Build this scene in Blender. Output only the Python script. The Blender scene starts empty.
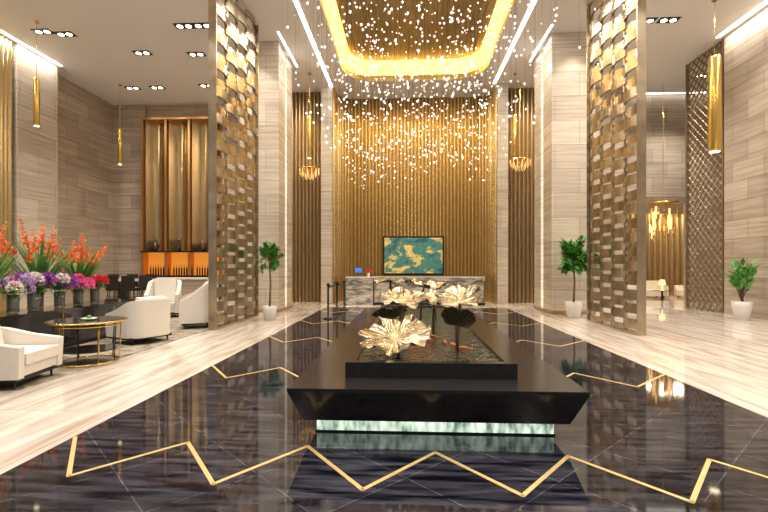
import bpy, bmesh, math, random
from mathutils import Vector, Matrix
random.seed(7)
scene=bpy.context.scene
H=9.3
# ---------------------------------------------------------------- materials
def nm(name):
    m=bpy.data.materials.new(name); m.use_nodes=True
    nt=m.node_tree; b=nt.nodes['Principled BSDF']; return m,nt,b
def simple(name,col,rough=.5,metal=0,emit=None,es=0,trans=0,coat=0,noise=0,nscale=8):
    m,nt,b=nm(name)
    b.inputs['Base Color'].default_value=(*col,1)
    b.inputs['Roughness'].default_value=rough
    b.inputs['Metallic'].default_value=metal
    b.inputs['Transmission Weight'].default_value=trans
    b.inputs['Coat Weight'].default_value=coat
    if emit:
        b.inputs['Emission Color'].default_value=(*emit,1); b.inputs['Emission Strength'].default_value=es
    if noise:
        tc=nt.nodes.new('ShaderNodeTexCoord'); n=nt.nodes.new('ShaderNodeTexNoise'); n.inputs['Scale'].default_value=nscale
        nt.links.new(tc.outputs['Object'],n.inputs['Vector'])
        r=nt.nodes.new('ShaderNodeValToRGB')
        r.color_ramp.elements[0].position=.3; r.color_ramp.elements[1].position=.7
        r.color_ramp.elements[0].color=(*[c*(1-noise) for c in col],1)
        r.color_ramp.elements[1].color=(*[min(1,c*(1+noise)) for c in col],1)
        nt.links.new(n.outputs['Fac'],r.inputs['Fac']); nt.links.new(r.outputs['Color'],b.inputs['Base Color'])
    return m
def mathn(nt,op,a,bv=None):
    n=nt.nodes.new('ShaderNodeMath'); n.operation=op
    for i,v in enumerate([a,bv]):
        if v is None: continue
        if isinstance(v,(int,float)): n.inputs[i].default_value=v
        else: nt.links.new(v,n.inputs[i])
    return n.outputs[0]
def travertine(name,c1,c2,dark,tw=1.3,th=.62,rough=.25):
    m,nt,b=nm(name); N=nt.nodes; L=nt.links
    tc=N.new('ShaderNodeTexCoord'); s=N.new('ShaderNodeSeparateXYZ'); L.new(tc.outputs['Object'],s.inputs[0])
    u=mathn(nt,'ADD',s.outputs[0],s.outputs[1])
    cmb=N.new('ShaderNodeCombineXYZ'); L.new(u,cmb.inputs[0]); L.new(s.outputs[2],cmb.inputs[1])
    br=N.new('ShaderNodeTexBrick'); L.new(cmb.outputs[0],br.inputs['Vector'])
    br.inputs['Scale'].default_value=1; br.inputs['Brick Width'].default_value=tw; br.inputs['Row Height'].default_value=th
    br.inputs['Mortar Size'].default_value=.006; br.inputs['Color1'].default_value=(*c1,1); br.inputs['Color2'].default_value=(*c2,1)
    br.inputs['Mortar'].default_value=(*dark,1); br.inputs['Bias'].default_value=0
    mp=N.new('ShaderNodeMapping'); mp.inputs['Scale'].default_value=(.6,.6,14); L.new(tc.outputs['Object'],mp.inputs[0])
    n=N.new('ShaderNodeTexNoise'); n.inputs['Scale'].default_value=1; n.inputs['Detail'].default_value=5; L.new(mp.outputs[0],n.inputs['Vector'])
    r=N.new('ShaderNodeValToRGB'); r.color_ramp.elements[0].position=.3; r.color_ramp.elements[1].position=.68
    r.color_ramp.elements[0].color=(.6,.55,.5,1); r.color_ramp.elements[1].color=(1.0,1.0,1.0,1); L.new(n.outputs['Fac'],r.inputs['Fac'])
    mx=N.new('ShaderNodeMixRGB'); mx.blend_type='MULTIPLY'; mx.inputs[0].default_value=.75
    L.new(br.outputs['Color'],mx.inputs[1]); L.new(r.outputs['Color'],mx.inputs[2]); L.new(mx.outputs[0],b.inputs['Base Color'])
    b.inputs['Roughness'].default_value=rough
    return m
M={}
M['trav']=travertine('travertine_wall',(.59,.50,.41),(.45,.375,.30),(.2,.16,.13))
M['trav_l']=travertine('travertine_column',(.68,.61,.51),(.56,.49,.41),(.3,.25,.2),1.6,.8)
def cream_floor():
    m,nt,b=nm('cream_marble_floor'); N=nt.nodes; L=nt.links
    tc=N.new('ShaderNodeTexCoord')
    mp=N.new('ShaderNodeMapping'); mp.inputs['Scale'].default_value=(5,.5,1); L.new(tc.outputs['Object'],mp.inputs[0])
    n=N.new('ShaderNodeTexNoise'); n.inputs['Scale'].default_value=1.3; n.inputs['Detail'].default_value=6; n.inputs['Distortion'].default_value=.4; L.new(mp.outputs[0],n.inputs['Vector'])
    r=N.new('ShaderNodeValToRGB'); e=r.color_ramp.elements
    e[0].position=.28; e[0].color=(.48,.38,.31,1); e[1].position=.6; e[1].color=(.81,.74,.67,1); L.new(n.outputs['Fac'],r.inputs['Fac'])
    br=N.new('ShaderNodeTexBrick'); br.inputs['Scale'].default_value=1; br.inputs['Brick Width'].default_value=.8; br.inputs['Row Height'].default_value=1.6
    br.offset=0; br.inputs['Mortar Size'].default_value=.005
    br.inputs['Color1'].default_value=(1,1,1,1); br.inputs['Color2'].default_value=(.88,.87,.86,1); br.inputs['Mortar'].default_value=(.6,.55,.5,1)
    L.new(tc.outputs['Object'],br.inputs['Vector'])
    mx=N.new('ShaderNodeMixRGB'); mx.blend_type='MULTIPLY'; mx.inputs[0].default_value=1
    L.new(r.outputs['Color'],mx.inputs[1]); L.new(br.outputs['Color'],mx.inputs[2]); L.new(mx.outputs[0],b.inputs['Base Color'])
    b.inputs['Roughness'].default_value=.07; b.inputs['Specular IOR Level'].default_value=.65
    return m
M['cream']=cream_floor()
def black_floor():
    m,nt,b=nm('black_marble_floor'); N=nt.nodes; L=nt.links
    tc=N.new('ShaderNodeTexCoord')
    rot=N.new('ShaderNodeMapping'); rot.inputs['Rotation'].default_value=(0,0,math.radians(45)); L.new(tc.outputs['Object'],rot.inputs[0])
    br=N.new('ShaderNodeTexBrick'); br.inputs['Scale'].default_value=1; br.inputs['Brick Width'].default_value=.8; br.inputs['Row Height'].default_value=.8; br.offset=0
    br.inputs['Mortar Size'].default_value=.004; br.inputs['Color1'].default_value=(1,1,1,1); br.inputs['Color2'].default_value=(.45,.45,.45,1); br.inputs['Mortar'].default_value=(2.8,2.7,2.5,1)
    L.new(rot.outputs[0],br.inputs['Vector'])
    mp=N.new('ShaderNodeMapping'); mp.inputs['Scale'].default_value=(1.2,9,1); mp.inputs['Rotation'].default_value=(0,0,.25); L.new(tc.outputs['Object'],mp.inputs[0])
    n=N.new('ShaderNodeTexNoise'); n.inputs['Scale'].default_value=1.6; n.inputs['Detail'].default_value=7; n.inputs['Distortion'].default_value=.3; L.new(mp.outputs[0],n.inputs['Vector'])
    r=N.new('ShaderNodeValToRGB'); e=r.color_ramp.elements
    e[0].position=.38; e[0].color=(.004,.004,.009,1); e[1].position=.75; e[1].color=(.085,.086,.115,1); L.new(n.outputs['Fac'],r.inputs['Fac'])
    mx=N.new('ShaderNodeMixRGB'); mx.blend_type='MULTIPLY'; mx.inputs[0].default_value=1
    L.new(r.outputs['Color'],mx.inputs[1]); L.new(br.outputs['Color'],mx.inputs[2]); L.new(mx.outputs[0],b.inputs['Base Color'])
    b.inputs['Roughness'].default_value=.05; b.inputs['Specular IOR Level'].default_value=.62
    return m
M['blackfloor']=black_floor()
def desk_marble():
    m,nt,b=nm('veined_marble'); N=nt.nodes; L=nt.links
    tc=N.new('ShaderNodeTexCoord'); mp=N.new('ShaderNodeMapping'); mp.inputs['Rotation'].default_value=(0,.6,0); mp.inputs['Scale'].default_value=(1,1,2.6); L.new(tc.outputs['Object'],mp.inputs[0])
    n=N.new('ShaderNodeTexNoise'); n.inputs['Scale'].default_value=2.2; n.inputs['Detail'].default_value=8; n.inputs['Distortion'].default_value=1.3; L.new(mp.outputs[0],n.inputs['Vector'])
    r=N.new('ShaderNodeValToRGB'); e=r.color_ramp.elements
    e[0].position=.35; e[0].color=(.14,.13,.12,1); e[1].position=.58; e[1].color=(.45,.41,.35,1)
    x=e.new(.46); x.color=(.26,.24,.21,1); x=e.new(.72); x.color=(.6,.55,.5,1)
    L.new(n.outputs['Fac'],r.inputs['Fac']); L.new(r.outputs['Color'],b.inputs['Base Color']); b.inputs['Roughness'].default_value=.15
    return m
M['desk']=desk_marble()
def painting_mat():
    m,nt,b=nm('painting_canvas'); N=nt.nodes; L=nt.links
    tc=N.new('ShaderNodeTexCoord'); mp=N.new('ShaderNodeMapping'); mp.inputs['Scale'].default_value=(1.1,1,1.6); mp.inputs['Location'].default_value=(5.3,0,2.1); L.new(tc.outputs['Object'],mp.inputs[0])
    n=N.new('ShaderNodeTexNoise'); n.inputs['Scale'].default_value=1.2; n.inputs['Detail'].default_value=8; n.inputs['Roughness'].default_value=.68; n.inputs['Distortion'].default_value=.5; L.new(mp.outputs[0],n.inputs['Vector'])
    r=N.new('ShaderNodeValToRGB'); e=r.color_ramp.elements
    e[0].position=.3; e[0].color=(.01,.03,.035,1); e[1].position=.82; e[1].color=(.5,.3,.08,1)
    for p,c in ((.4,(.015,.07,.08,1)),(.48,(.05,.17,.14,1)),(.53,(.03,.09,.08,1)),(.56,(.35,.32,.12,1)),(.62,(.6,.4,.1,1)),(.68,(.2,.06,.02,1))):
        x=e.new(p); x.color=c
    L.new(n.outputs['Fac'],r.inputs['Fac']); L.new(r.outputs['Color'],b.inputs['Base Color'])
    L.new(r.outputs['Color'],b.inputs['Emission Color']); b.inputs['Emission Strength'].default_value=.9; b.inputs['Roughness'].default_value=.4  # canvas is no lamp; its brightness is put in as emission of its colours
    return m
M['painting']=painting_mat()
def rug_mat():
    m,nt,b=nm('rug_pile'); N=nt.nodes; L=nt.links
    tc=N.new('ShaderNodeTexCoord'); n=N.new('ShaderNodeTexNoise'); n.inputs['Scale'].default_value=3; n.inputs['Detail'].default_value=5; n.inputs['Distortion'].default_value=1
    L.new(tc.outputs['Object'],n.inputs['Vector']); r=N.new('ShaderNodeValToRGB'); e=r.color_ramp.elements
    e[0].position=.35; e[0].color=(.16,.13,.1,1); e[1].position=.65; e[1].color=(.45,.4,.32,1)
    L.new(n.outputs['Fac'],r.inputs['Fac']); L.new(r.outputs['Color'],b.inputs['Base Color']); b.inputs['Roughness'].default_value=.95
    return m
M['rug']=rug_mat()
M['ceil']=simple('ceiling_paint',(.76,.74,.72),.6)
M['ceil_l']=simple('ceiling_paint_light',(.76,.72,.67),.6)
M['gold']=simple('gold_metal',(.85,.58,.16),.25,1)
M['inlay']=simple('gold_inlay',(.8,.58,.24),.35,.5,emit=(.85,.56,.2),es=.25)  # inlay is no lamp; a faint glow is put into its colour
M['niche']=simple('gold_fluted_metal',(.62,.47,.23),.27,.9)
M['coffer']=simple('gold_coffer_metal',(.62,.48,.22),.3,.85)
M['bronze']=simple('bronze_fluted',(.42,.31,.18),.3,.85)
M['screen']=simple('champagne_bronze',(.50,.42,.30),.26,.95,noise=.2,nscale=3)
M['lattice']=simple('dark_bronze',(.3,.22,.13),.35,.8)
M['copper']=simple('copper_fin',(.6,.33,.14),.3,.9)
M['barpanel']=simple('bar_panel_bronze',(.5,.37,.2),.25,.95)
M['amber']=simple('amber_backlight',(.8,.3,.05),.4,emit=(1,.33,.04),es=.8)
M['led']=simple('led_strip',(1,1,1),.5,emit=(1,.96,.9),es=9)
M['coveglow']=simple('gold_cove_glow',(1,.75,.2),.5,emit=(1,.7,.22),es=3.0)  # recess ledge and walls emit; the cove's light is put into their material
M['lamp']=simple('lamp_glow',(1,1,1),.5,emit=(1,.85,.6),es=14)
M['lampd']=simple('lamp_glow_amber',(1,.7,.3),.5,emit=(1,.65,.28),es=2.2)
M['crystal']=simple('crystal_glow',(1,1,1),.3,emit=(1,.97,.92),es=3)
M['black']=simple('black_lacquer',(.012,.011,.012),.12,coat=.5)
M['blackm']=simple('black_metal',(.02,.02,.02),.35,.6)
M['tglass']=simple('smoked_glass',(.10,.10,.10),.04,trans=.6)
M['granite']=simple('black_granite',(.02,.018,.02),.17,noise=.15,nscale=14)
M['white']=simple('white_leather',(.78,.73,.66),.55)
M['pot']=simple('white_ceramic',(.75,.73,.70),.25)
M['soil']=simple('soil',(.05,.03,.02),.9)
M['leaf']=simple('green_leaf',(.09,.3,.05),.4,noise=.5,nscale=6)
M['bark']=simple('bark',(.2,.13,.08),.8)
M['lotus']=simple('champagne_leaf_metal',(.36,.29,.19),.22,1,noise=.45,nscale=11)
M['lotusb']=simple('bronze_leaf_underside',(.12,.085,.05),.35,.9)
M['stem']=simple('bronze_stem',(.12,.08,.05),.4,.8)
M['fish']=simple('koi_orange',(.9,.22,.04),.3)
M['orange']=simple('petal_orange',(.95,.2,.05),.6)
M['purple']=simple('petal_purple',(.35,.08,.45),.6)
M['pink']=simple('petal_pink',(.9,.15,.4),.6)
M['lilac']=simple('petal_lilac',(.65,.45,.78),.6)
M['red']=simple('petal_red',(.7,.04,.06),.6)
M['glass']=simple('vase_glass',(.9,.95,.9),.03,trans=.9)
M['pink_w']=simple('petal_white',(.9,.85,.75),.6)
M['screenblue']=simple('monitor_screen',(.05,.1,.3),.3,emit=(.1,.3,.9),es=.7)
def glowglass():
    m,nt,b=nm('underlit_glass'); N=nt.nodes; L=nt.links
    tc=N.new('ShaderNodeTexCoord'); mp=N.new('ShaderNodeMapping'); mp.inputs['Scale'].default_value=(14,14,5); L.new(tc.outputs['Object'],mp.inputs[0])
    n=N.new('ShaderNodeTexNoise'); n.inputs['Scale'].default_value=1; n.inputs['Detail'].default_value=3; L.new(mp.outputs[0],n.inputs['Vector'])
    r=N.new('ShaderNodeValToRGB'); e=r.color_ramp.elements
    e[0].position=.35; e[0].color=(.1,.16,.12,1); e[1].position=.68; e[1].color=(.8,.95,.76,1)
    L.new(n.outputs['Fac'],r.inputs['Fac']); L.new(r.outputs['Color'],b.inputs['Emission Color']); b.inputs['Emission Strength'].default_value=2.0
    b.inputs['Base Color'].default_value=(.2,.24,.2,1); b.inputs['Roughness'].default_value=.2
    return m
M['uled']=glowglass()
def water():
    m,nt,b=nm('pool_water'); N=nt.nodes; L=nt.links
    b.inputs['Base Color'].default_value=(.02,.035,.03,1); b.inputs['Roughness'].default_value=.04; b.inputs['Specular IOR Level'].default_value=.8
    tc=N.new('ShaderNodeTexCoord'); n=N.new('ShaderNodeTexNoise'); n.inputs['Scale'].default_value=9; n.inputs['Detail'].default_value=3; L.new(tc.outputs['Object'],n.inputs['Vector'])
    bp=N.new('ShaderNodeBump'); bp.inputs['Strength'].default_value=.8; bp.inputs['Distance'].default_value=.05; L.new(n.outputs['Fac'],bp.inputs['Height']); L.new(bp.outputs[0],b.inputs['Normal'])
    return m
M['water']=water()
# ---------------------------------------------------------------- builder
class B:
    def __init__(s,name): s.name=name; s.bm=bmesh.new(); s.mats=[]
    def mi(s,k):
        if k not in s.mats: s.mats.append(k)
        return s.mats.index(k)
    def face(s,vs,k,smooth=False):
        try: f=s.bm.faces.new(vs)
        except ValueError: return
        f.material_index=s.mi(k); f.smooth=smooth
    def quad(s,pts,k): s.face([s.bm.verts.new(p) for p in pts],k)
    def box(s,x0,x1,y0,y1,z0,z1,k,T=None):
        P=[(x,y,z) for z in (z0,z1) for x,y in ((x0,y0),(x1,y0),(x1,y1),(x0,y1))]
        if T: P=[T@Vector(p) for p in P]
        v=[s.bm.verts.new(p) for p in P]
        for f in ((3,2,1,0),(4,5,6,7),(0,1,5,4),(1,2,6,5),(2,3,7,6),(3,0,4,7)): s.face([v[i] for i in f],k)
    def tube(s,pts,rad,k,seg=12,cap=True):
        pts=[Vector(p) for p in pts]; rings=[]
        for i,p in enumerate(pts):
            d=(pts[min(i+1,len(pts)-1)]-pts[max(i-1,0)])
            if d.length<1e-9: d=Vector((0,0,1))
            d.normalize()
            a=Vector((1,0,0)) if abs(d.x)<.9 else Vector((0,1,0))
            u=d.cross(a).normalized(); w=d.cross(u)
            r=rad[i] if isinstance(rad,(list,tuple)) else rad
            rings.append([s.bm.verts.new(p+(u*math.cos(t)+w*math.sin(t))*r) for t in [2*math.pi*j/seg for j in range(seg)]])
        for a,b in zip(rings,rings[1:]):
            for j in range(seg): s.face([a[j],a[(j+1)%seg],b[(j+1)%seg],b[j]],k,True)
        if cap: s.face(rings[0][::-1],k); s.face(rings[-1],k)
    def lathe(s,c,prof,k,seg=24):  # prof: list (r,z)
        c=Vector(c); rings=[]
        for r,z in prof: rings.append([s.bm.verts.new(c+Vector((max(r,.0005)*math.cos(t),max(r,.0005)*math.sin(t),z))) for t in [2*math.pi*j/seg for j in range(seg)]])
        for a,b in zip(rings,rings[1:]):
            for j in range(seg): s.face([a[j],a[(j+1)%seg],b[(j+1)%seg],b[j]],k,True)
        s.face(rings[0][::-1],k); s.face(rings[-1],k)
    def ball(s,c,r,k,seg=10,sc=(1,1,1)):
        n=seg//2+1
        prof=[(math.sin(math.pi*i/n)*r,-math.cos(math.pi*i/n)*r*sc[2]) for i in range(n+1)]
        s.lathe(c,prof,k,seg)
    def leafq(s,c,d,n,L,W,k):
        d=d.normalized(); sd=d.cross(n)
        if sd.length<1e-4: sd=Vector((1,0,0))
        sd.normalize(); up=sd.cross(d)
        a=s.bm.verts.new(c); b=s.bm.verts.new(c+d*L*.45+sd*W/2+up*W*.2); e=s.bm.verts.new(c+d*L-up*L*.12); f=s.bm.verts.new(c+d*L*.45-sd*W/2+up*W*.2); m=s.bm.verts.new(c+d*L*.5)
        s.face([a,b,m],k,True); s.face([b,e,m],k,True); s.face([e,f,m],k,True); s.face([f,a,m],k,True)
    def done(s,bevel=0,solid=0,T=None,fix=True):
        if fix: bmesh.ops.recalc_face_normals(s.bm,faces=s.bm.faces)
        me=bpy.data.meshes.new(s.name); 
        if T: s.bm.transform(T)
        s.bm.to_mesh(me); s.bm.free()
        for k in s.mats: me.materials.append(M[k])
        o=bpy.data.objects.new(s.name,me); scene.collection.objects.link(o)
        if solid:
            md=o.modifiers.new('sol','SOLIDIFY'); md.thickness=solid
        if bevel:
            md=o.modifiers.new('bev','BEVEL'); md.width=bevel; md.segments=3; md.limit_method='ANGLE'; md.angle_limit=.7
            for p in me.polygons: p.use_smooth=True
            md2=o.modifiers.new('wn','WEIGHTED_NORMAL')
        return o
def fluted(name,path,z0,z1,pitch,depth,k,sub=6):
    """vertical fluting following plan polyline"""
    P=[Vector((*p,0)) for p in path]; b=B(name)
    L=[0]
    for a,c in zip(P,P[1:]): L.append(L[-1]+(c-a).length)
    n=int(L[-1]/pitch)*sub; lo=[];hi=[]
    for i in range(n+1):
        t=L[-1]*i/n; j=0
        while j<len(L)-2 and t>L[j+1]: j+=1
        d=(P[j+1]-P[j]); q=P[j]+d*((t-L[j])/(L[j+1]-L[j])); d.normalize()
        nrm=Vector((-d.y,d.x,0)); off=abs(math.sin(math.pi*i/sub))*depth
        q=q-nrm*off
        lo.append(b.bm.verts.new((q.x,q.y,z0))); hi.append(b.bm.verts.new((q.x,q.y,z1)))
    for i in range(n): b.face([lo[i],lo[i+1],hi[i+1],hi[i]],k,False)
    return b.done(fix=False)

# ---------------------------------------------------------------- floor
b=B('floor'); 
b.box(-16,18,-5,26,-.12,0,'cream'); b.box(-3.1,3.8,-5,17.3,-.05,.004,'blackfloor'); b.done()
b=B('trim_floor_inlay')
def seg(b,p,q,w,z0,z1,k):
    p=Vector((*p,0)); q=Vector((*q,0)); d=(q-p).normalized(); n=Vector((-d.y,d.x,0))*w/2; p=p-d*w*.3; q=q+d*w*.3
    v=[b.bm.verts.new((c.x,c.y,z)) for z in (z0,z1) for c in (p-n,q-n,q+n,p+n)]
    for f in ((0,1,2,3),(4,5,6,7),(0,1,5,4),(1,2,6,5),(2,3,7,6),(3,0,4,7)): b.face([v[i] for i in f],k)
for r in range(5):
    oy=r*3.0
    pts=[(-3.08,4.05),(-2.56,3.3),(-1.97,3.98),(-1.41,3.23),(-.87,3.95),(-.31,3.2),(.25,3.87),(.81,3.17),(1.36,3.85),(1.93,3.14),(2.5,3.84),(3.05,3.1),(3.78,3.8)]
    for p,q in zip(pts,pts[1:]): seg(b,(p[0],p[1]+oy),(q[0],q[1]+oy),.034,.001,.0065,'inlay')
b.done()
# ---------------------------------------------------------------- ceiling w/ rounded coffer
def rrect(x0,x1,y0,y1,r,n=8):
    pts=[]
    for cx,cy,a0 in ((x1-r,y1-r,0),(x0+r,y1-r,90),(x0+r,y0+r,180),(x1-r,y0+r,270)):
        for i in range(n+1):
            a=math.radians(a0+90*i/n); pts.append((cx+r*math.cos(a),cy+r*math.sin(a)))
    return pts
cx0,cx1,cy0,cy1=-2.5,3.15,6.0,18.7
b=B('ceiling')
ox0,ox1,oy0,oy1=cx0-.02,cx1+.02,cy0-.02,cy1+.02
inner=rrect(cx0,cx1,cy0,cy1,1.3)
def toouter(p):
    mx,my=(ox0+ox1)/2,(oy0+oy1)/2
    x,y=p; dx=(x-mx); dy=(y-my)
    hx,hy=(ox1-ox0)/2,(oy1-oy0)/2
    if abs(dx)>hx-1.35 and abs(dy)>hy-1.35:
        ax=(abs(dx)-(hx-1.32)); ay=(abs(dy)-(hy-1.32))
        if ax>ay: return (mx+math.copysign(hx,dx), my+math.copysign(min(hy,hy-1.32+1.32*ay/max(ax,1e-6)),dy))
        return (mx+math.copysign(min(hx,hx-1.32+1.32*ax/max(ay,1e-6)),dx), my+math.copysign(hy,dy))
    return p
outer=[toouter(p) for p in inner]
iv=[b.bm.verts.new((*p,H)) for p in inner]; ov=[b.bm.verts.new((*p,H)) for p in outer]
n=len(iv)
for i in range(n): b.face([iv[i],iv[(i+1)%n],ov[(i+1)%n],ov[i]],'ceil_l')
b.box(-3.3,ox0,-5,19.4,H,H+.25,'ceil_l'); b.box(ox1,3.9,-5,19.4,H,H+.25,'ceil_l')
b.box(ox0,ox1,-5,oy0,H,H+.25,'ceil_l'); b.box(ox0,ox1,oy1,19.4,H,H+.25,'ceil_l')
b.box(-16,-3.3,-5,26,H,H+.25,'ceil'); b.box(3.9,18,-5,26,H,H+.25,'ceil'); b.box(-3.3,3.9,19.4,26,H,H+.25,'ceil')
top=[b.bm.verts.new((*p,H+.2)) for p in inner]
for i in range(n): b.face([iv[i],iv[(i+1)%n],top[(i+1)%n],top[i]],'coffer')
wide=rrect(cx0-.5,cx1+.5,cy0-.5,cy1+.5,1.7)
w0=[b.bm.verts.new((*p,H+.2)) for p in wide]; w1=[b.bm.verts.new((*p,H+.8)) for p in wide]
in2=rrect(cx0+.3,cx1-.3,cy0+.3,cy1-.5,1.0)
t2=[b.bm.verts.new((*p,H+.8)) for p in in2]; t3=[b.bm.verts.new((*p,H+.62)) for p in in2]
for i in range(n):
    j=(i+1)%n
    b.face([top[i],top[j],w0[j],w0[i]],'coveglow'); b.face([w0[i],w0[j],w1[j],w1[i]],'coveglow'); b.face([w1[i],w1[j],t2[j],t2[i]],'coveglow'); b.face([t2[i],t2[j],t3[j],t3[i]],'coffer')
b.face(t3,'coffer'); b.done()
b=B('trim_coffer_rib')
x=cx0+.5
while x<cx1-.4:
    b.box(x,x+.05,cy0+1.3,cy1-1.1,H+.55,H+.63,'coffer'); x+=.17
b.done()
b=B('trim_led_cove')
for x in (-3.2,3.72): b.box(x-.06,x+.06,1,19.2,H-.012,H-.001,'led')
for x in (-4.2,4.66): b.box(x-.03,x+.03,14.6,17.2,H-.012,H-.001,'led')
b.box(-13.32,-13.2,5,16.7,H-.012,H-.001,'led'); b.box(10.42,10.54,5,15.7,H-.012,H-.001,'led')
b.box(9.6,14,20.6,20.7,H-.012,H-.001,'led')
b.done()
# ---------------------------------------------------------------- walls
def wall(name,x0,x1,y0,y1,z0=0,z1=H,k='trav'):
    b=B(name); b.box(x0,x1,y0,y1,z0,z1,k); return b.done()
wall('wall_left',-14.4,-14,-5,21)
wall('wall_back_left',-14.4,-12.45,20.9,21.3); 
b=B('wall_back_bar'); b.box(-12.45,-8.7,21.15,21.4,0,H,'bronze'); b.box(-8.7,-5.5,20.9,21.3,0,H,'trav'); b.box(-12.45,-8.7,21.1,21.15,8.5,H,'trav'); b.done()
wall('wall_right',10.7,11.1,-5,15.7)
b=B('wall_right_lounge'); b.box(9.3,9.9,20.8,21.1,0,4.7,'trav'); b.box(12.6,18,20.8,21.1,0,4.7,'trav'); b.box(9.3,18,20.8,21.1,4.7,H,'trav'); b.done()
wall('wall_lounge_back',9,18,25,25.2,0,H,'trav'); wall('wall_lounge_side',17.8,18,11,25,0,H)
fluted('wall_panel_lounge',[(9.9,24.9),(17.7,24.9)],0,4.4,.3,.12,'bronze')
wall('wall_back_right',5.7,9.3,19.8,20.2)
path=[(-3.15,19.3),(-3.15,19.9)]+[(-2.35-.8*math.cos(math.radians(a)),19.9+.8*math.sin(math.radians(a))) for a in range(10,91,10)]
path+=[(3.05+.8*math.sin(math.radians(a)),19.9+.8*math.cos(math.radians(a))) for a in range(0,91,10)]+[(3.85,19.3)]
fluted('wall_niche_fluted',path,0,H,.16,.09,'niche')
wall('wall_niche_back',-3.3,4,20.85,21.0,0,H,'bronze')
for nme,x0,x1 in (('left',-3.65,-3.16),('right',3.86,4.3)): wall('wall_pilaster_'+nme,x0,x1,19.2,20.8,0,H,'trav_l')
fluted('wall_panel_bronze_left',[(-5.6,19.8),(-3.65,19.8)],0,H,.16,.09,'bronze')
fluted('wall_panel_bronze_right',[(4.3,19.8),(5.7,19.8)],0,H,.16,.09,'bronze')
wall('wall_back_mid',-5.9,-5.5,19.8,21.3)
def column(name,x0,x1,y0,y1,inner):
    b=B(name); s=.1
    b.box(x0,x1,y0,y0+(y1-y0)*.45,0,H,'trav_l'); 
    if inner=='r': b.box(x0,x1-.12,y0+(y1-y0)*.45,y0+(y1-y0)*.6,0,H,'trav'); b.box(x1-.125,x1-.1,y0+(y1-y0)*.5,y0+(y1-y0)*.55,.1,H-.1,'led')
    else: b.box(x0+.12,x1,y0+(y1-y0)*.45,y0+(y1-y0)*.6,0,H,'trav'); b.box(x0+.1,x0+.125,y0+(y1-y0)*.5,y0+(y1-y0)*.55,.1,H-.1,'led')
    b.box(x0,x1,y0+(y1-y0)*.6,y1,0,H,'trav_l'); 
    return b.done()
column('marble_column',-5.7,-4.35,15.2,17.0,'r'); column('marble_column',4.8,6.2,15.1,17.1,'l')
wall('wall_pier_left',-14,-13.4,14.9,16.7,0,H,'trav_l')
fluted('wall_panel_gold_left',[(-13.5,8),(-13.5,14.8)],0,H,.16,.06,'niche')
b=B('baseboard_columns')
b.box(-5.72,-4.33,15.17,17.02,0,.12,'bronze'); b.box(4.78,6.22,15.07,17.12,0,.12,'bronze'); b.done()
# ---------------------------------------------------------------- woven metal screens
def screen(x,y0,y1):
    b=B('woven_metal_screen'); nc=4; w=(y1-y0)/nc; p=.34; h=.24; N=6
    for i in range(nc):
        ya=y0+i*w; z=.12-(p/2 if i%2 else 0); row=0
        while z<H-.1:
            z0=max(z,.06); z1=min(z+h,H-.02)
            sg=1 if row%2 else -1
            if z1-z0>.03:
                prev=None
                for q in range(N+1):
                    t=q/N; yy=ya-.05+(w+.10)*t; off=sg*.085*math.sin(math.pi*t)
                    cur=[b.bm.verts.new((x+off+dx,yy,zz)) for dx,zz in ((-.03,z0),(.03,z0),(.03,z1),(-.03,z1))]
                    if prev:
                        for j in range(4): b.face([prev[j],prev[(j+1)%4],cur[(j+1)%4],cur[j]],'screen')
                    else: b.face(cur[::-1],'screen')
                    prev=cur
                b.face(prev,'screen')
            z+=p; row+=1
    for i in range(nc+1):
        ya=y0+i*w; b.box(x-.02,x+.02,ya-.02,ya+.02,0,H-.02,'screen')
    b.box(x-.1,x+.1,y0-.1,y0-.07,0,H-.02,'screen'); b.box(x-.1,x+.1,y1+.07,y1+.1,0,H-.02,'screen')
    b.box(x-.1,x+.1,y0-.07,y1+.07,0,.05,'screen')
    b.done()
screen(-4.8,11.05,14.05); screen(5.4,10.7,13.4)
b=B('lattice_screen'); x=10.75; y0,y1=15.75,17.8
b.box(x-.05,x+.05,y0,y0+.08,0,H-.01,'lattice'); b.box(x-.05,x+.05,y1-.08,y1,0,H-.01,'lattice')
st=.3
for sgn in (1,-1):
    zz=-(y1-y0)
    while zz<H:
        za=zz if sgn>0 else zz+(y1-y0); zb=zz+(y1-y0) if sgn>0 else zz
        A=[y0,za]; C=[y1,zb]
        for P_,Q_ in ((A,C),(C,A)):
            if P_[1]<0: t=(0-P_[1])/(Q_[1]-P_[1]); P_[0]+=t*(Q_[0]-P_[0]); P_[1]=0
            if P_[1]>H-.02: t=(H-.02-P_[1])/(Q_[1]-P_[1]); P_[0]+=t*(Q_[0]-P_[0]); P_[1]=H-.02
        if abs(A[0]-C[0])>.02: b.tube([(x,A[0],A[1]),(x,C[0],C[1])],.035,'lattice',4,False)
        zz+=st
b.done()
# ---------------------------------------------------------------- back bar
b=B('back_bar_shelf')
for i in range(3):
    xa=-12.3+i*1.12; xb=xa+1.0; N=14
    lo=[];hi=[]
    for j in range(N+1):
        t=j/N; x=xa+(xb-xa)*t; y=20.72+.34*math.sin(math.pi*t)
        lo.append(b.bm.verts.new((x,y,2.3))); hi.append(b.bm.verts.new((x,y,8.45)))
    for j in range(N): b.face([lo[j],lo[j+1],hi[j+1],hi[j]],'barpanel',True)
for i in range(4): b.box(-12.42+i*1.12,-12.32+i*1.12,20.55,21.1,0,8.5,'copper')
b.box(-12.42,-8.9,20.5,21.1,8.45,8.55,'copper')
b.box(-12.35,-8.95,20.98,21.1,1.15,2.3,'amber')
b.box(-12.4,-8.9,20.4,21.1,2.24,2.3,'blackm'); b.box(-12.4,-8.9,20.4,21.1,1.1,1.16,'blackm'); b.box(-12.4,-8.9,20.45,21.1,0,1.1,'bronze')
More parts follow.
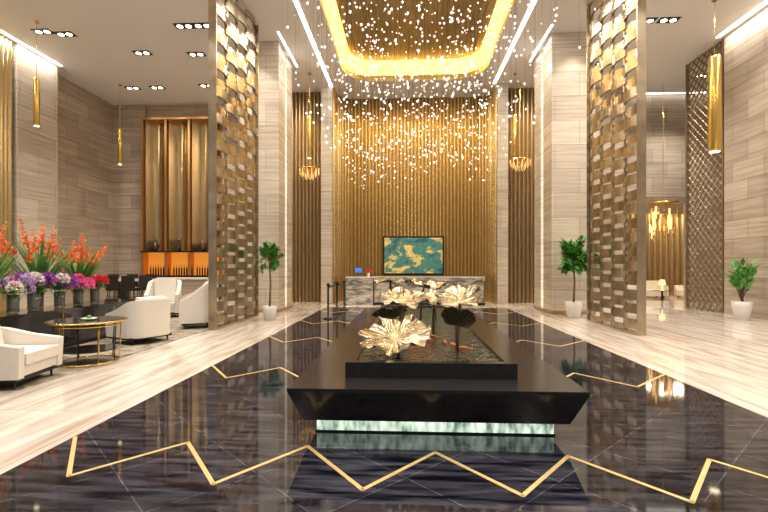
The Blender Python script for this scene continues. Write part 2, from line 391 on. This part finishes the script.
for i in range(26):
    x=-12.2+i*.125; 
    if i%9 in (0,): continue
    b.lathe((x,20.75,1.16),[(.035,0),(.035,.32),(.012,.4),(.012,.5)],'stem' if i%3 else 'blackm',8)
b.done()
for x,pr in ((-11.75,[(.06,0),(.15,.12),(.17,.25),(.08,.4),(.05,.5),(.08,.55)]),(-10.6,[(.08,0),(.1,.2),(.05,.35),(.12,.48),(.04,.6)]),(-9.45,[(.1,0),(.18,.15),(.15,.35),(.06,.45)])):
    b=B('decorative_vase'); b.lathe((x,20.58,2.301),pr,'stem',16); b.done()
b=B('bar_counter'); b.box(-12.6,-8.6,18.9,19.5,0,1.02,'trav'); b.box(-12.7,-8.5,18.8,19.6,1.02,1.1,'pot'); b.box(-12.5,-8.7,18.88,18.9,.2,.24,'gold'); b.done(bevel=.01)
def stool(x,y,a,k='black'):
    b=B('bar_stool')
    for sx in (-.2,.2):
        for sy in (-.2,.2): b.tube([(sx*1.15,sy*1.15,0),(sx*.8,sy*.8,.74)],.018,'blackm',8)
    b.box(-.22,.22,-.2,.22,.74,.82,k); b.box(-.2,.2,-.215,-.195,.3,.32,'blackm'); b.box(-.2,.2,.195,.215,.3,.32,'blackm')
    b.box(-.23,.23,-.25,-.2,.82,1.25,k)
    b.done(bevel=.015,T=Matrix.Translation((x,y,.013))@Matrix.Rotation(a,4,'Z'))
for x in (-12.0,-11.2,-10.4): stool(x,18.15,0)
b=B('bar_table'); b.box(-10.3,-8.55,15.45,16.05,1.06,1.14,'pot'); b.box(-10.2,-10.12,15.5,16.0,0,1.06,'blackm'); b.box(-8.73,-8.65,15.5,16.0,0,1.06,'blackm'); b.box(-10.12,-8.73,15.73,15.77,.2,.24,'blackm'); b.done()
for x in (-10.0,-9.42,-8.84): stool(x,15.05 if x<-9.1 else 15.1,0)
# ---------------------------------------------------------------- seating
def armchair(x,y,a,w=.9,d=.85,hb=.8,ha=.6):
    b=B('armchair'); th=.11; r=.28; path=[]
    hw=w/2; yb=-d/2; yf=d/2
    path.append((hw,yf)); path.append((hw,.1)); path.append((hw,yb+r))
    for i in range(1,7):
        t=math.pi/2*i/6; path.append((hw-r+r*math.cos(t),yb+r-r*math.sin(t)))
    left=[(-p[0],p[1]) for p in path[::-1]]
    path=path+left
    def hgt(p):
        t=max(0,min(1,(yf-p[1])/d)); t=t*t*(3-2*t); return ha+(hb-ha)*t
    rows=[]
    for i,p in enumerate(path):
        q0=Vector(path[max(i-1,0)]); q1=Vector(path[min(i+1,len(path)-1)]); dd=(q1-q0).normalized(); nn=Vector((-dd.y,dd.x))
        ip=Vector(p); inn=Vector(p)+nn*th*(1 if (nn.dot(-Vector(p))>0) else -1)
        h=hgt(p)
        rows.append([b.bm.verts.new((ip.x,ip.y,.14)),b.bm.verts.new((ip.x*1.03,ip.y*1.03,h)),b.bm.verts.new((inn.x*1.03,inn.y*1.03,h)),b.bm.verts.new((inn.x,inn.y,.14))])
    for A,C in zip(rows,rows[1:]):
        for j in range(4): b.face([A[j],A[(j+1)%4],C[(j+1)%4],C[j]],'white',True)
    b.face(rows[0],'white'); b.face(rows[-1][::-1],'white')
    b.box(-hw+th*.9,hw-th*.9,yb+th,yf-.02,.16,.3,'white'); b.box(-hw+th+.01,hw-th-.01,yb+.14,yf+.02,.305,.45,'white')
    T=Matrix.Translation((0,yb+.22,.45))@Matrix.Rotation(math.radians(12),4,'X')
    b.box(-hw+th+.06,hw-th-.06,-.07,.07,0,hb-.4,'white',T)
    b.box(-hw+.02,hw-.02,yb+.1,yf-.04,.1,.15,'blackm')
    for sx in (-1,1):
        for yy in (yb+.15,yf-.1): b.tube([(sx*(hw-.08),yy,.0),(sx*(hw-.1),yy,.12)],[.012,.022],'blackm',8)
    return b.done(bevel=.025,T=Matrix.Translation((x,y,.013))@Matrix.Rotation(a,4,'Z'))
armchair(-5.45,5.85,math.radians(-80),.95,.95,.72,.55)
armchair(-5.55,9.2,math.radians(65),.95,.9,.9,.6)
armchair(-5.45,11.5,math.radians(115),.85,.8,1.2,.68)
armchair(-7.6,13.8,math.radians(200),.95,.9,1.15,.7)
armchair(-6.5,14.1,math.radians(90),.85,.85,1.05,.65)
b=B('rug'); b.box(-8.2,-4.96,4.0,14.75,0,.012,'rug'); b.done()
b=B('coffee_table'); c=(-5.25,7.2,0.012)
b.lathe(c,[(.54,.67),(.56,.68),(.56,.69),(.54,.7)],'tglass',40)
for k_ in range(40):
    a0=2*math.pi*k_/40; a1=2*math.pi*(k_+1)/40
    for rr_,zz_ in ((.57,.685),(.47,.62),(.44,.02)):
        b.tube([(c[0]+rr_*math.cos(a0),c[1]+rr_*math.sin(a0),c[2]+zz_),(c[0]+rr_*math.cos(a1),c[1]+rr_*math.sin(a1),c[2]+zz_)],.013,'gold',6,False)
b.lathe(c,[(.40,.2),(.42,.205),(.42,.22),(.40,.225)],'black',32)
for i in range(10):
    a=2*math.pi*i/10; b.tube([(c[0]+.44*math.cos(a),c[1]+.44*math.sin(a),.03),(c[0]+.47*math.cos(a),c[1]+.47*math.sin(a),.68)],.009,'gold' if i%2 else 'blackm',6)
b.done()
b=B('tabletop_dish'); b.lathe((-5.2,7.15,.713),[(.05,0),(.12,.03),(.11,.035),(.04,.012)],'pot',20); b.ball((-5.2,7.15,.76),.035,'leaf'); b.done()
b=B('flower_console')
b.box(-7.3,-6.55,5.4,10.9,.1,.72,'black'); b.box(-7.35,-6.5,5.35,10.95,.72,.78,'black'); b.box(-7.25,-6.6,5.5,10.8,.012,.1,'blackm')
for y in (6.8,8.3,9.8): b.box(-6.552,-6.545,y-.006,y+.006,.12,.7,'gold')
b.done()
def rnd(a,b_): return random.uniform(a,b_)
def bloom(b,c,r,k,n=110):
    for i in range(n):
        z=rnd(-.4,1); t=rnd(0,6.28); q=math.sqrt(max(0,1-z*z)); d=Vector((q*math.cos(t),q*math.sin(t),z))
        p=c+d*r*.72; tg=Vector((rnd(-1,1),rnd(-1,1),rnd(-1,1)))
        b.leafq(p,(d+tg*.6),tg,r*.42,r*.38,k)
def vase(b,x,y,h=.32,r=.09):
    b.lathe((x,y,.781),[(r*.8,0),(r,.02),(r,h),(r*.92,h),(r*.92,.03),(.01,.03)],'glass',18)
def arrangement(y,kind,kc,s=1.0,x=-6.9):
    b=B('flower_arrangement')
    base=Vector((x,y,.79)); vase(b,x,y)
    if kind=='tall':
        for i in range(11):
            a=rnd(0,6.28); lean=rnd(.1,.65)*s; hh=rnd(.95,1.4)*s
            top=base+Vector((math.cos(a)*lean,math.sin(a)*lean,hh)); mid=base+Vector((math.cos(a)*lean*.35,math.sin(a)*lean*.35,hh*.5))
            b.tube([base+Vector((0,0,.05)),mid,top],[.008,.007,.003],'leaf',6)
            for j in range(9):
                t=j/9; p=mid.lerp(top,.4+.6*t); sz=.10*(1-t*.6)
                for q in range(4):
                    d=Vector((rnd(-1,1),rnd(-1,1),rnd(.1,.9))); b.leafq(p,d,Vector((rnd(-1,1),rnd(-1,1),.2)),sz,sz*.7,kc)
        for i in range(70):
            a=rnd(0,6.28); q=rnd(.15,.7); d=Vector((math.cos(a)*q,math.sin(a)*q,1)); b.leafq(base+Vector((0,0,.2)),d,Vector((math.sin(a),-math.cos(a),.1)).cross(d),rnd(.5,1.05)*s,.08,'leaf')
    else:
        for i in range(8):
            a=i*0.9+rnd(0,.4); rr=0 if i==0 else .2*s; p=base+Vector((math.cos(a)*rr,math.sin(a)*rr,.4*s+rnd(0,.16)))
            b.tube([base+Vector((0,0,.05)),p],.006,'leaf',5); bloom(b,p,.125*s,kc if i%3 else random.choice([kc,'pink_w','pink']))
        for i in range(30):
            a=rnd(0,6.28); d=Vector((math.cos(a),math.sin(a),rnd(.1,.9))); b.leafq(base+Vector((0,0,.33)),d,Vector((0,0,1)),rnd(.2,.32),.1,'leaf')
    b.done(fix=False)
arrangement(7.2,'tall','orange',1.2,-7.05); arrangement(7.45,'b','lilac',1.0,-6.78); arrangement(7.9,'b','purple',1.1,-6.8); arrangement(8.3,'tall','orange',1.3,-7.05)
arrangement(8.5,'b','purple',1.05,-6.78); arrangement(9.0,'b','pink',.95,-6.78); arrangement(9.35,'tall','orange',1.1,-7.05); arrangement(9.5,'b','red',.9,-6.78)
arrangement(6.4,'b','red',.95,-6.9)
# ---------------------------------------------------------------- potted trees
def tree(name,x,y,h,R,n,lw=.12,tall=True,potr=.22,poth=.42):
    b=B(name); b.lathe((x,y,0),[(potr*.72,0),(potr*.95,poth*.7),(potr,poth),(potr*.9,poth),(potr*.88,poth-.05)],'pot',28); b.lathe((x,y,poth-.06),[(potr*.86,0),(potr*.86,.015)],'soil',20)
    br=[]
    zc0=h-R*1.15 if tall else poth+.1
    trunk=[(x,y,poth-.05),(x+.03,y,(poth+zc0)/2),(x-.02,y,zc0+.1)]
    b.tube(trunk,[.035,.028,.022],'bark',8)
    for i in range(26):
        a=rnd(0,6.28); e=rnd(-.8,1.3); L=rnd(.6,1.0)
        if tall: c=Vector((x,y,zc0+.05))
        else: c=Vector((x,y,rnd(poth,zc0+.4)))
        d=Vector((math.cos(a)*math.cos(e),math.sin(a)*math.cos(e)*.75,math.sin(e)))
        if not tall: d=Vector((math.cos(a)*.5,math.sin(a)*.5,1)).normalized(); L*=1.6
        p1=c+d*R*L; b.tube([c,c.lerp(p1,.5)+Vector((0,0,.05)),p1],[.014,.01,.005],'bark',5); br.append((c,p1))
    for i in range(n):
        c,p=random.choice(br); q=c.lerp(p,rnd(.35,1.0))+Vector((rnd(-.12,.12),rnd(-.12,.12),rnd(-.13,.16)))*R
        d=(q-Vector((x,y,zc0))).normalized()+Vector((rnd(-.8,.8),rnd(-.8,.8),rnd(-.6,.5)))
        b.leafq(q,d,Vector((rnd(-.4,.4),rnd(-.4,.4),1)),lw*rnd(1,1.6),lw*.62,'leaf')
    b.done(fix=False)
tree('potted_ficus_tree',-4.05,13.2,2.25,.44,900,.11); tree('potted_ficus_tree',5.2,14.25,2.5,.64,1300,.15,True,.26,.5)
tree('potted_fiddle_leaf_plant',9.98,13.9,1.7,.5,120,.22,False,.26,.55)
# ---------------------------------------------------------------- fountain
b=B('fountain_pool')
X0,X1,Y0,Y1=-1.07,1.6,4.0,11.7
tp=[(X0,Y0,.5),(X1,Y0,.5),(X1,Y1,.5),(X0,Y1,.5)]
mid=[(X0,Y0,.47),(X1,Y0,.47),(X1,Y1,.47),(X0,Y1,.47)]
bt=[(X0+.12,Y0+.14,.17),(X1-.12,Y0+.14,.17),(X1-.12,Y1-.14,.17),(X0+.12,Y1-.14,.17)]
V=[[b.bm.verts.new(p) for p in l] for l in (bt,mid,tp)]
for A,C in zip(V,V[1:]):
    for j in range(4): b.face([A[j],A[(j+1)%4],C[(j+1)%4],C[j]],'granite')
b.face(V[0][::-1],'granite'); b.face(V[2],'granite')
b.box(X0+.2,X1-.2,Y0+.3,Y1-.3,.004,.02,'granite'); b.box(X0+.21,X1-.21,Y0+.31,Y1-.31,.02,.165,'uled')
rx0,rx1,ry0,ry1=-.6,1.08,4.42,10.9
b.box(rx0,rx1,ry0,ry0+.1,.5,.65,'granite'); b.box(rx0,rx1,ry1-.1,ry1,.5,.65,'granite'); b.box(rx0,rx0+.1,ry0+.1,ry1-.1,.5,.65,'granite'); b.box(rx1-.1,rx1,ry0+.1,ry1-.1,.5,.65,'granite')
b.box(rx0+.1,rx1-.1,ry0+.1,ry1-.1,.5,.62,'water'); b.done()
b=B('koi_fish')
for i in range(12):
    x=rnd(.0,.85); y=rnd(4.9,7.2); a=rnd(0,6.28); d=Vector((math.cos(a),math.sin(a),0)); c=Vector((x,y,.625)); 
    b.tube([c-d*.08,c-d*.04,c,c+d*.05,c+d*.07],[.003,.015,.022,.018,.006],'fish',8)
    s=d.cross(Vector((0,0,1))); b.face([b.bm.verts.new(c-d*.07),b.bm.verts.new(c-d*.12+s*.03),b.bm.verts.new(c-d*.1),b.bm.verts.new(c-d*.12-s*.03)],'fish')
b.done()
def lotus(x,y,z,R,tilt,az,ruf=.14,dish=.22,seed=0,k=5):
    rr=random.Random(seed); b=B('lotus_leaf_sculpture')
    T=Matrix.Translation((x,y,z))@Matrix.Rotation(az,4,'Z')@Matrix.Rotation(tilt,4,'X')
    nr,ns=18,176; ph=rr.uniform(0,6); ph2=rr.uniform(0,6)
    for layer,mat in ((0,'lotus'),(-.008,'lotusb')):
        rings=[]
        for i in range(nr+1):
            r=i/nr; ring=[]
            for j in range(ns):
                t=2*math.pi*j/ns
                R_=R*r*(1+.05*math.sin(2*t+ph)*r+.012*math.sin(22*t+ph2)*r*r)
                zz=R*(dish*r*r)+R*ruf*r**3*math.sin(k*t+ph)+R*ruf*.4*r**5*math.sin(k*2.0*t+ph2)-R*.06*r*abs(math.sin(11*t))**.6
                ring.append(b.bm.verts.new(T@Vector((R_*math.cos(t),R_*math.sin(t),zz+layer*(1-.8*r)))))
                if i==0: break
            rings.append(ring)
        c=rings[0][0]
        for j in range(ns): b.face([c,rings[1][j],rings[1][(j+1)%ns]],mat,True)
        for A,C in zip(rings[1:],rings[2:]):
            for j in range(ns): b.face([A[j],C[j],C[(j+1)%ns],A[(j+1)%ns]],mat,True)
    top=T@Vector((0,0,-.008)); nrm=(T.to_3x3()@Vector((0,0,1)))
    base=Vector((x+rr.uniform(-.08,.08),y+rr.uniform(-.08,.08),.6)); P=[]
    p1=top-nrm*R*.35
    for i in range(9):
        t=i/8; q=(1-t)**3*base+3*(1-t)**2*t*(base+Vector((0,0,(z-.6)*.5)))+3*(1-t)*t*t*p1+t**3*top; P.append(q)
    b.tube(P,[.018]*8+[.012],'stem',8)
    b.done(fix=False)
R_=math.radians
lotus(-.12,5.0,.80,.38,R_(22),R_(-10),.11,.2,1,6)
lotus(-.03,5.95,1.13,.31,R_(16),R_(15),.12,.25,2)
lotus(.66,5.6,1.17,.29,R_(26),R_(-30),.12,.28,3,6)
lotus(.40,6.4,1.10,.29,R_(12),R_(20),.12,.25,4)
lotus(-.24,6.9,1.36,.27,R_(0),R_(0),.08,.08,5)
lotus(.60,5.3,.93,.22,R_(-35),R_(-20),.08,.4,6)
lotus(-.22,6.2,.88,.25,R_(-20),R_(30),.08,.4,8)
lotus(.3,7.5,1.25,.27,R_(14),R_(70),.1,.25,9)
lotus(.75,6.9,1.0,.25,R_(-12),R_(10),.1,.35,10)
lotus(-.1,8.2,1.05,.27,R_(10),R_(10),.1,.25,11)
lotus(.55,8.8,1.2,.26,R_(10),R_(-30),.1,.25,12)
# ---------------------------------------------------------------- reception
b=B('reception_desk')
b.box(-2.45,-1.35,18.3,19.1,0,1.12,'desk'); b.box(-1.3,3.15,18.45,19.1,0,1.0,'desk'); b.box(-1.32,3.18,18.38,18.85,1.0,1.14,'desk')
b.box(-2.5,3.2,18.42,18.46,0,.1,'blackm'); b.box(-2.47,-1.33,18.28,19.12,1.12,1.15,'pot'); b.box(-1.33,3.19,18.37,18.86,1.14,1.16,'pot')
b.done()
b=B('wall_painting'); b.box(-1.05,1.72,20.5,20.58,1.2,2.95,'blackm'); b.box(-.98,1.65,20.47,20.5,1.27,2.88,'painting'); b.done()
b=B('computer_monitor'); b.box(-2.15,-1.8,18.7,18.73,1.3,1.55,'blackm'); b.box(-2.13,-1.82,18.69,18.7,1.32,1.53,'screenblue'); b.tube([(-1.98,18.73,1.165),(-1.98,18.73,1.4)],.02,'blackm'); b.box(-2.08,-1.88,18.65,18.8,1.161,1.175,'blackm'); b.done()
b=B('desk_flower_vase'); b.lathe((-1.55,18.6,1.161),[(.04,0),(.06,.08),(.04,.16)],'pot',14); bloom(b,Vector((-1.55,18.6,1.39)),.12,'red',90); b.done(fix=False)
b=B('rope_stanchion')
sp=[(-2.35,13.5),(-2.3,14.9),(-2.25,16.3)]
for x,y in sp: b.lathe((x,y,.004),[(.16,0),(.16,.02),(.03,.05),(.028,.98),(.05,1.0),(.05,1.06),(.02,1.08)],'blackm',20)
for (xa,ya),(xb,yb) in zip(sp,sp[1:]): b.box(min(xa,xb),max(xa,xb),ya,yb,.94,1.0,'blackm')
b.done()
# ---------------------------------------------------------------- pendants
def pend(x,y,z0,z1,r,k='gold'):
    b=B('gold_pendant_lamp'); b.lathe((x,y,0),[(r*.9,z0),(r,z0+.02),(r,z1-.06),(r*.85,z1),(.02,z1+.04)],k,24); b.lathe((x,y,0),[(r*.8,z0-.004),(r*.8,z0+.001)],'lamp',20)
    b.tube([(x,y,z1),(x,y,H-.01)],.008,'gold',6); b.lathe((x,y,0),[(.07,H-.05),(.07,H-.005)],'gold',16); b.done()
pend(8.9,13.45,4.9,7.65,.16); pend(-11.6,13.6,6,7.5,.085); pend(-12.1,18.5,5.9,7.4,.085)
pend(-3.85,17.8,5.9,7.6,.08); pend(4.35,18.2,5.9,7.6,.09)
def ringch(x,y,z):
    b=B('crystal_chandelier')
    for kx in range(3):
        r=.42-.12*kx; n=40-kx*8
        b.lathe((x,y,z-.1*kx),[(r,0),(r+.02,0),(r+.02,.03),(r,.03)],'gold',28)
        for i in range(n):
            a=2*math.pi*i/n; b.tube([(x+r*math.cos(a),y+r*math.sin(a),z-.1*kx),(x+r*math.cos(a),y+r*math.sin(a),z-.1*kx-.22)],.009,'lampd' if i%3==0 else 'gold',5)
    b.tube([(x,y,z),(x,y,H-.01)],.008,'gold',6); b.tube([(x-.42,y,z),(x+.42,y,z)],.008,'gold',6); b.done()
ringch(-4.1,18.9,5.7); ringch(4.75,19.0,6.0)
b=B('gold_tube_chandelier')
for i in range(46):
    a=rnd(0,6.28); r=.55*math.sqrt(rnd(0,1)); x=10.75+r*math.cos(a); y=19.4+r*math.sin(a); z=rnd(2.6,3.6); b.tube([(x,y,z),(x,y,z+rnd(.3,.6))],.035,'gold' if i%3 else 'lampd',7); b.tube([(x,y,z+.3),(x,y,4.2)],.004,'gold',4)
b.lathe((10.75,19.4,4.2),[(.6,0),(.6,.05)],'gold',24); b.tube([(10.75,19.4,4.25),(10.75,19.4,H-.01)],.01,'gold',6); b.done()
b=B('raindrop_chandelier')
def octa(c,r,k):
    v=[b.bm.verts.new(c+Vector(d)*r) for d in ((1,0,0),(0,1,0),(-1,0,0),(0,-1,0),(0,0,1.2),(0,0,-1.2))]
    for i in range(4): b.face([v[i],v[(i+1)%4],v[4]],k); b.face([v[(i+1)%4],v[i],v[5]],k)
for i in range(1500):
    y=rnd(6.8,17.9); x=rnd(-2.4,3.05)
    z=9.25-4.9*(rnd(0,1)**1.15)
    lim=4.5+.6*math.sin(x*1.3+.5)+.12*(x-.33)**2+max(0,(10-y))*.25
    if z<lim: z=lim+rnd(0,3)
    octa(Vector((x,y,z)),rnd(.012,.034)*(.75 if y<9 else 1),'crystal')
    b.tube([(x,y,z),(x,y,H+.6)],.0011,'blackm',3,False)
b.done()
b=B('recessed_downlights')
dl=[(-11.9,14.2),(-11.3,14.4),(-7.1,14.1),(-6.5,14.1),(-11.8,18.9),(-10.7,18.9),(-7.6,16),(-8.5,18.8),(7.5,14.5),(8.2,14.5),(7.5,17.5),(9,12.5),(8,19),(-9.5,15.8),(12,18.8)]
for x,y in dl:
    b.box(x-.3,x+.3,y-.16,y+.16,H-.02,H-.001,'blackm')
    for s in (-.14,.14): b.lathe((x+s,y,0),[(.09,H-.03),(.09,H-.021)],'lamp',14)
b.done()
def loungesofa(x,y,a,w):
    b=B('lounge_sofa'); b.box(-w/2,w/2,-.45,.45,.12,.42,'white'); b.box(-w/2,w/2,-.45,-.25,.42,.85,'white')
    for s in (-1,1): b.box(s*w/2-.08,s*w/2+.08,-.45,.45,.12,.62,'white'); 
    for s in (-1,1):
        for t in (-.35,.35): b.tube([(s*w/2*.9,t,0),(s*w/2*.9,t,.13)],.025,'blackm',8)
    b.done(bevel=.03,T=Matrix.Translation((x,y,0))@Matrix.Rotation(a,4,'Z'))
loungesofa(11.9,23.2,R_(180),1.8); loungesofa(14.0,22.6,R_(90),1.6); loungesofa(10.6,22.0,R_(-90),.9)
b=B('lounge_coffee_table'); b.lathe((12.1,21.9,0),[(.2,0),(.05,.03),(.05,.4),(.4,.42),(.4,.45)],'black',24); b.done()
b=B('lounge_table_lamp'); b.lathe((12.1,21.9,.45),[(.08,0),(.03,.05),(.03,.25),(.15,.26),(.1,.5)],'lampd',16); b.done()
# ---------------------------------------------------------------- lights
def spot(x,y,z,e,ang=110,col=(1,.88,.72),tgt=None,r=.12,blend=.6):
    l=bpy.data.lights.new('spot','SPOT'); l.energy=e; l.spot_size=R_(ang); l.spot_blend=blend; l.color=col; l.shadow_soft_size=r
    o=bpy.data.objects.new('ceiling_spot_light',l); scene.collection.objects.link(o); o.location=(x,y,z)
    if tgt:
        o.rotation_euler=(Vector(tgt)-Vector((x,y,z))).to_track_quat('-Z','Y').to_euler()
def area(x,y,z,sx,sy,e,col=(1,.88,.72),tgt=None,name='cove_area_light'):
    l=bpy.data.lights.new('area','AREA'); l.shape='RECTANGLE'; l.size=sx; l.size_y=sy; l.energy=e; l.color=col
    o=bpy.data.objects.new(name,l); scene.collection.objects.link(o); o.location=(x,y,z)
    if tgt: o.rotation_euler=(Vector(tgt)-Vector((x,y,z))).to_track_quat('-Z','Y').to_euler()
W=(1,.925,.83); G=(1,.80,.49)
area(-3.2,9,H-.03,.1,18,600,W); area(3.72,9,H-.03,.1,18,600,W)
area(-13.2,10,H-.03,.12,13,420,W); area(10.45,9,H-.03,.12,13,420,W)
area(.33,13,H+.5,4,9,450,G)
for x in (-9,-6,6.5,8.8):
    for y in (3,8,13,17.8): spot(x,y,H-.05,830,120,W)
for x in (-3.9,4.5):
    for y in (3,8,12.5): spot(x,y,H-.05,580,90,W)
spot(.3,1.5,H-.05,450,100,W); spot(.3,5.4,H-.05,120,90,W)
for x in (-1.9,-.4,1.1,2.6): spot(x,19.5,H-.05,520,80,G,(x,20.6,5.5))
for x in (-4.5,5): spot(x,18.9,H-.05,700,70,G,(x,19.8,4.5))
for x in (-5.0,5.5): spot(x,14.3,H-.05,350,70,W,(x,15.4,4))
for x in (-11.7,-10.5,-9.4): spot(x,20.1,H-.05,400,60,G,(x,20.9,5))
spot(11.5,18.8,H-.05,1200,110,W); area(13,23,4.5,2,2,360,G)
area(13,22.8,H-.1,3,2,200,W)
# ---------------------------------------------------------------- world + camera
w=bpy.data.worlds.new('world'); scene.world=w; w.use_nodes=True
w.node_tree.nodes['Background'].inputs[0].default_value=(1,.95,.9,1); w.node_tree.nodes['Background'].inputs[1].default_value=.5
cam=bpy.data.cameras.new('camera'); co=bpy.data.objects.new('camera',cam); scene.collection.objects.link(co); scene.camera=co
cam.sensor_width=36; cam.lens=21.1; cam.shift_y=.013; cam.clip_start=.05
co.location=(0,0,1.6); co.rotation_euler=(R_(90),0,R_(2.8))
scene.view_settings.view_transform='Standard'
scene.view_settings.exposure=-.5
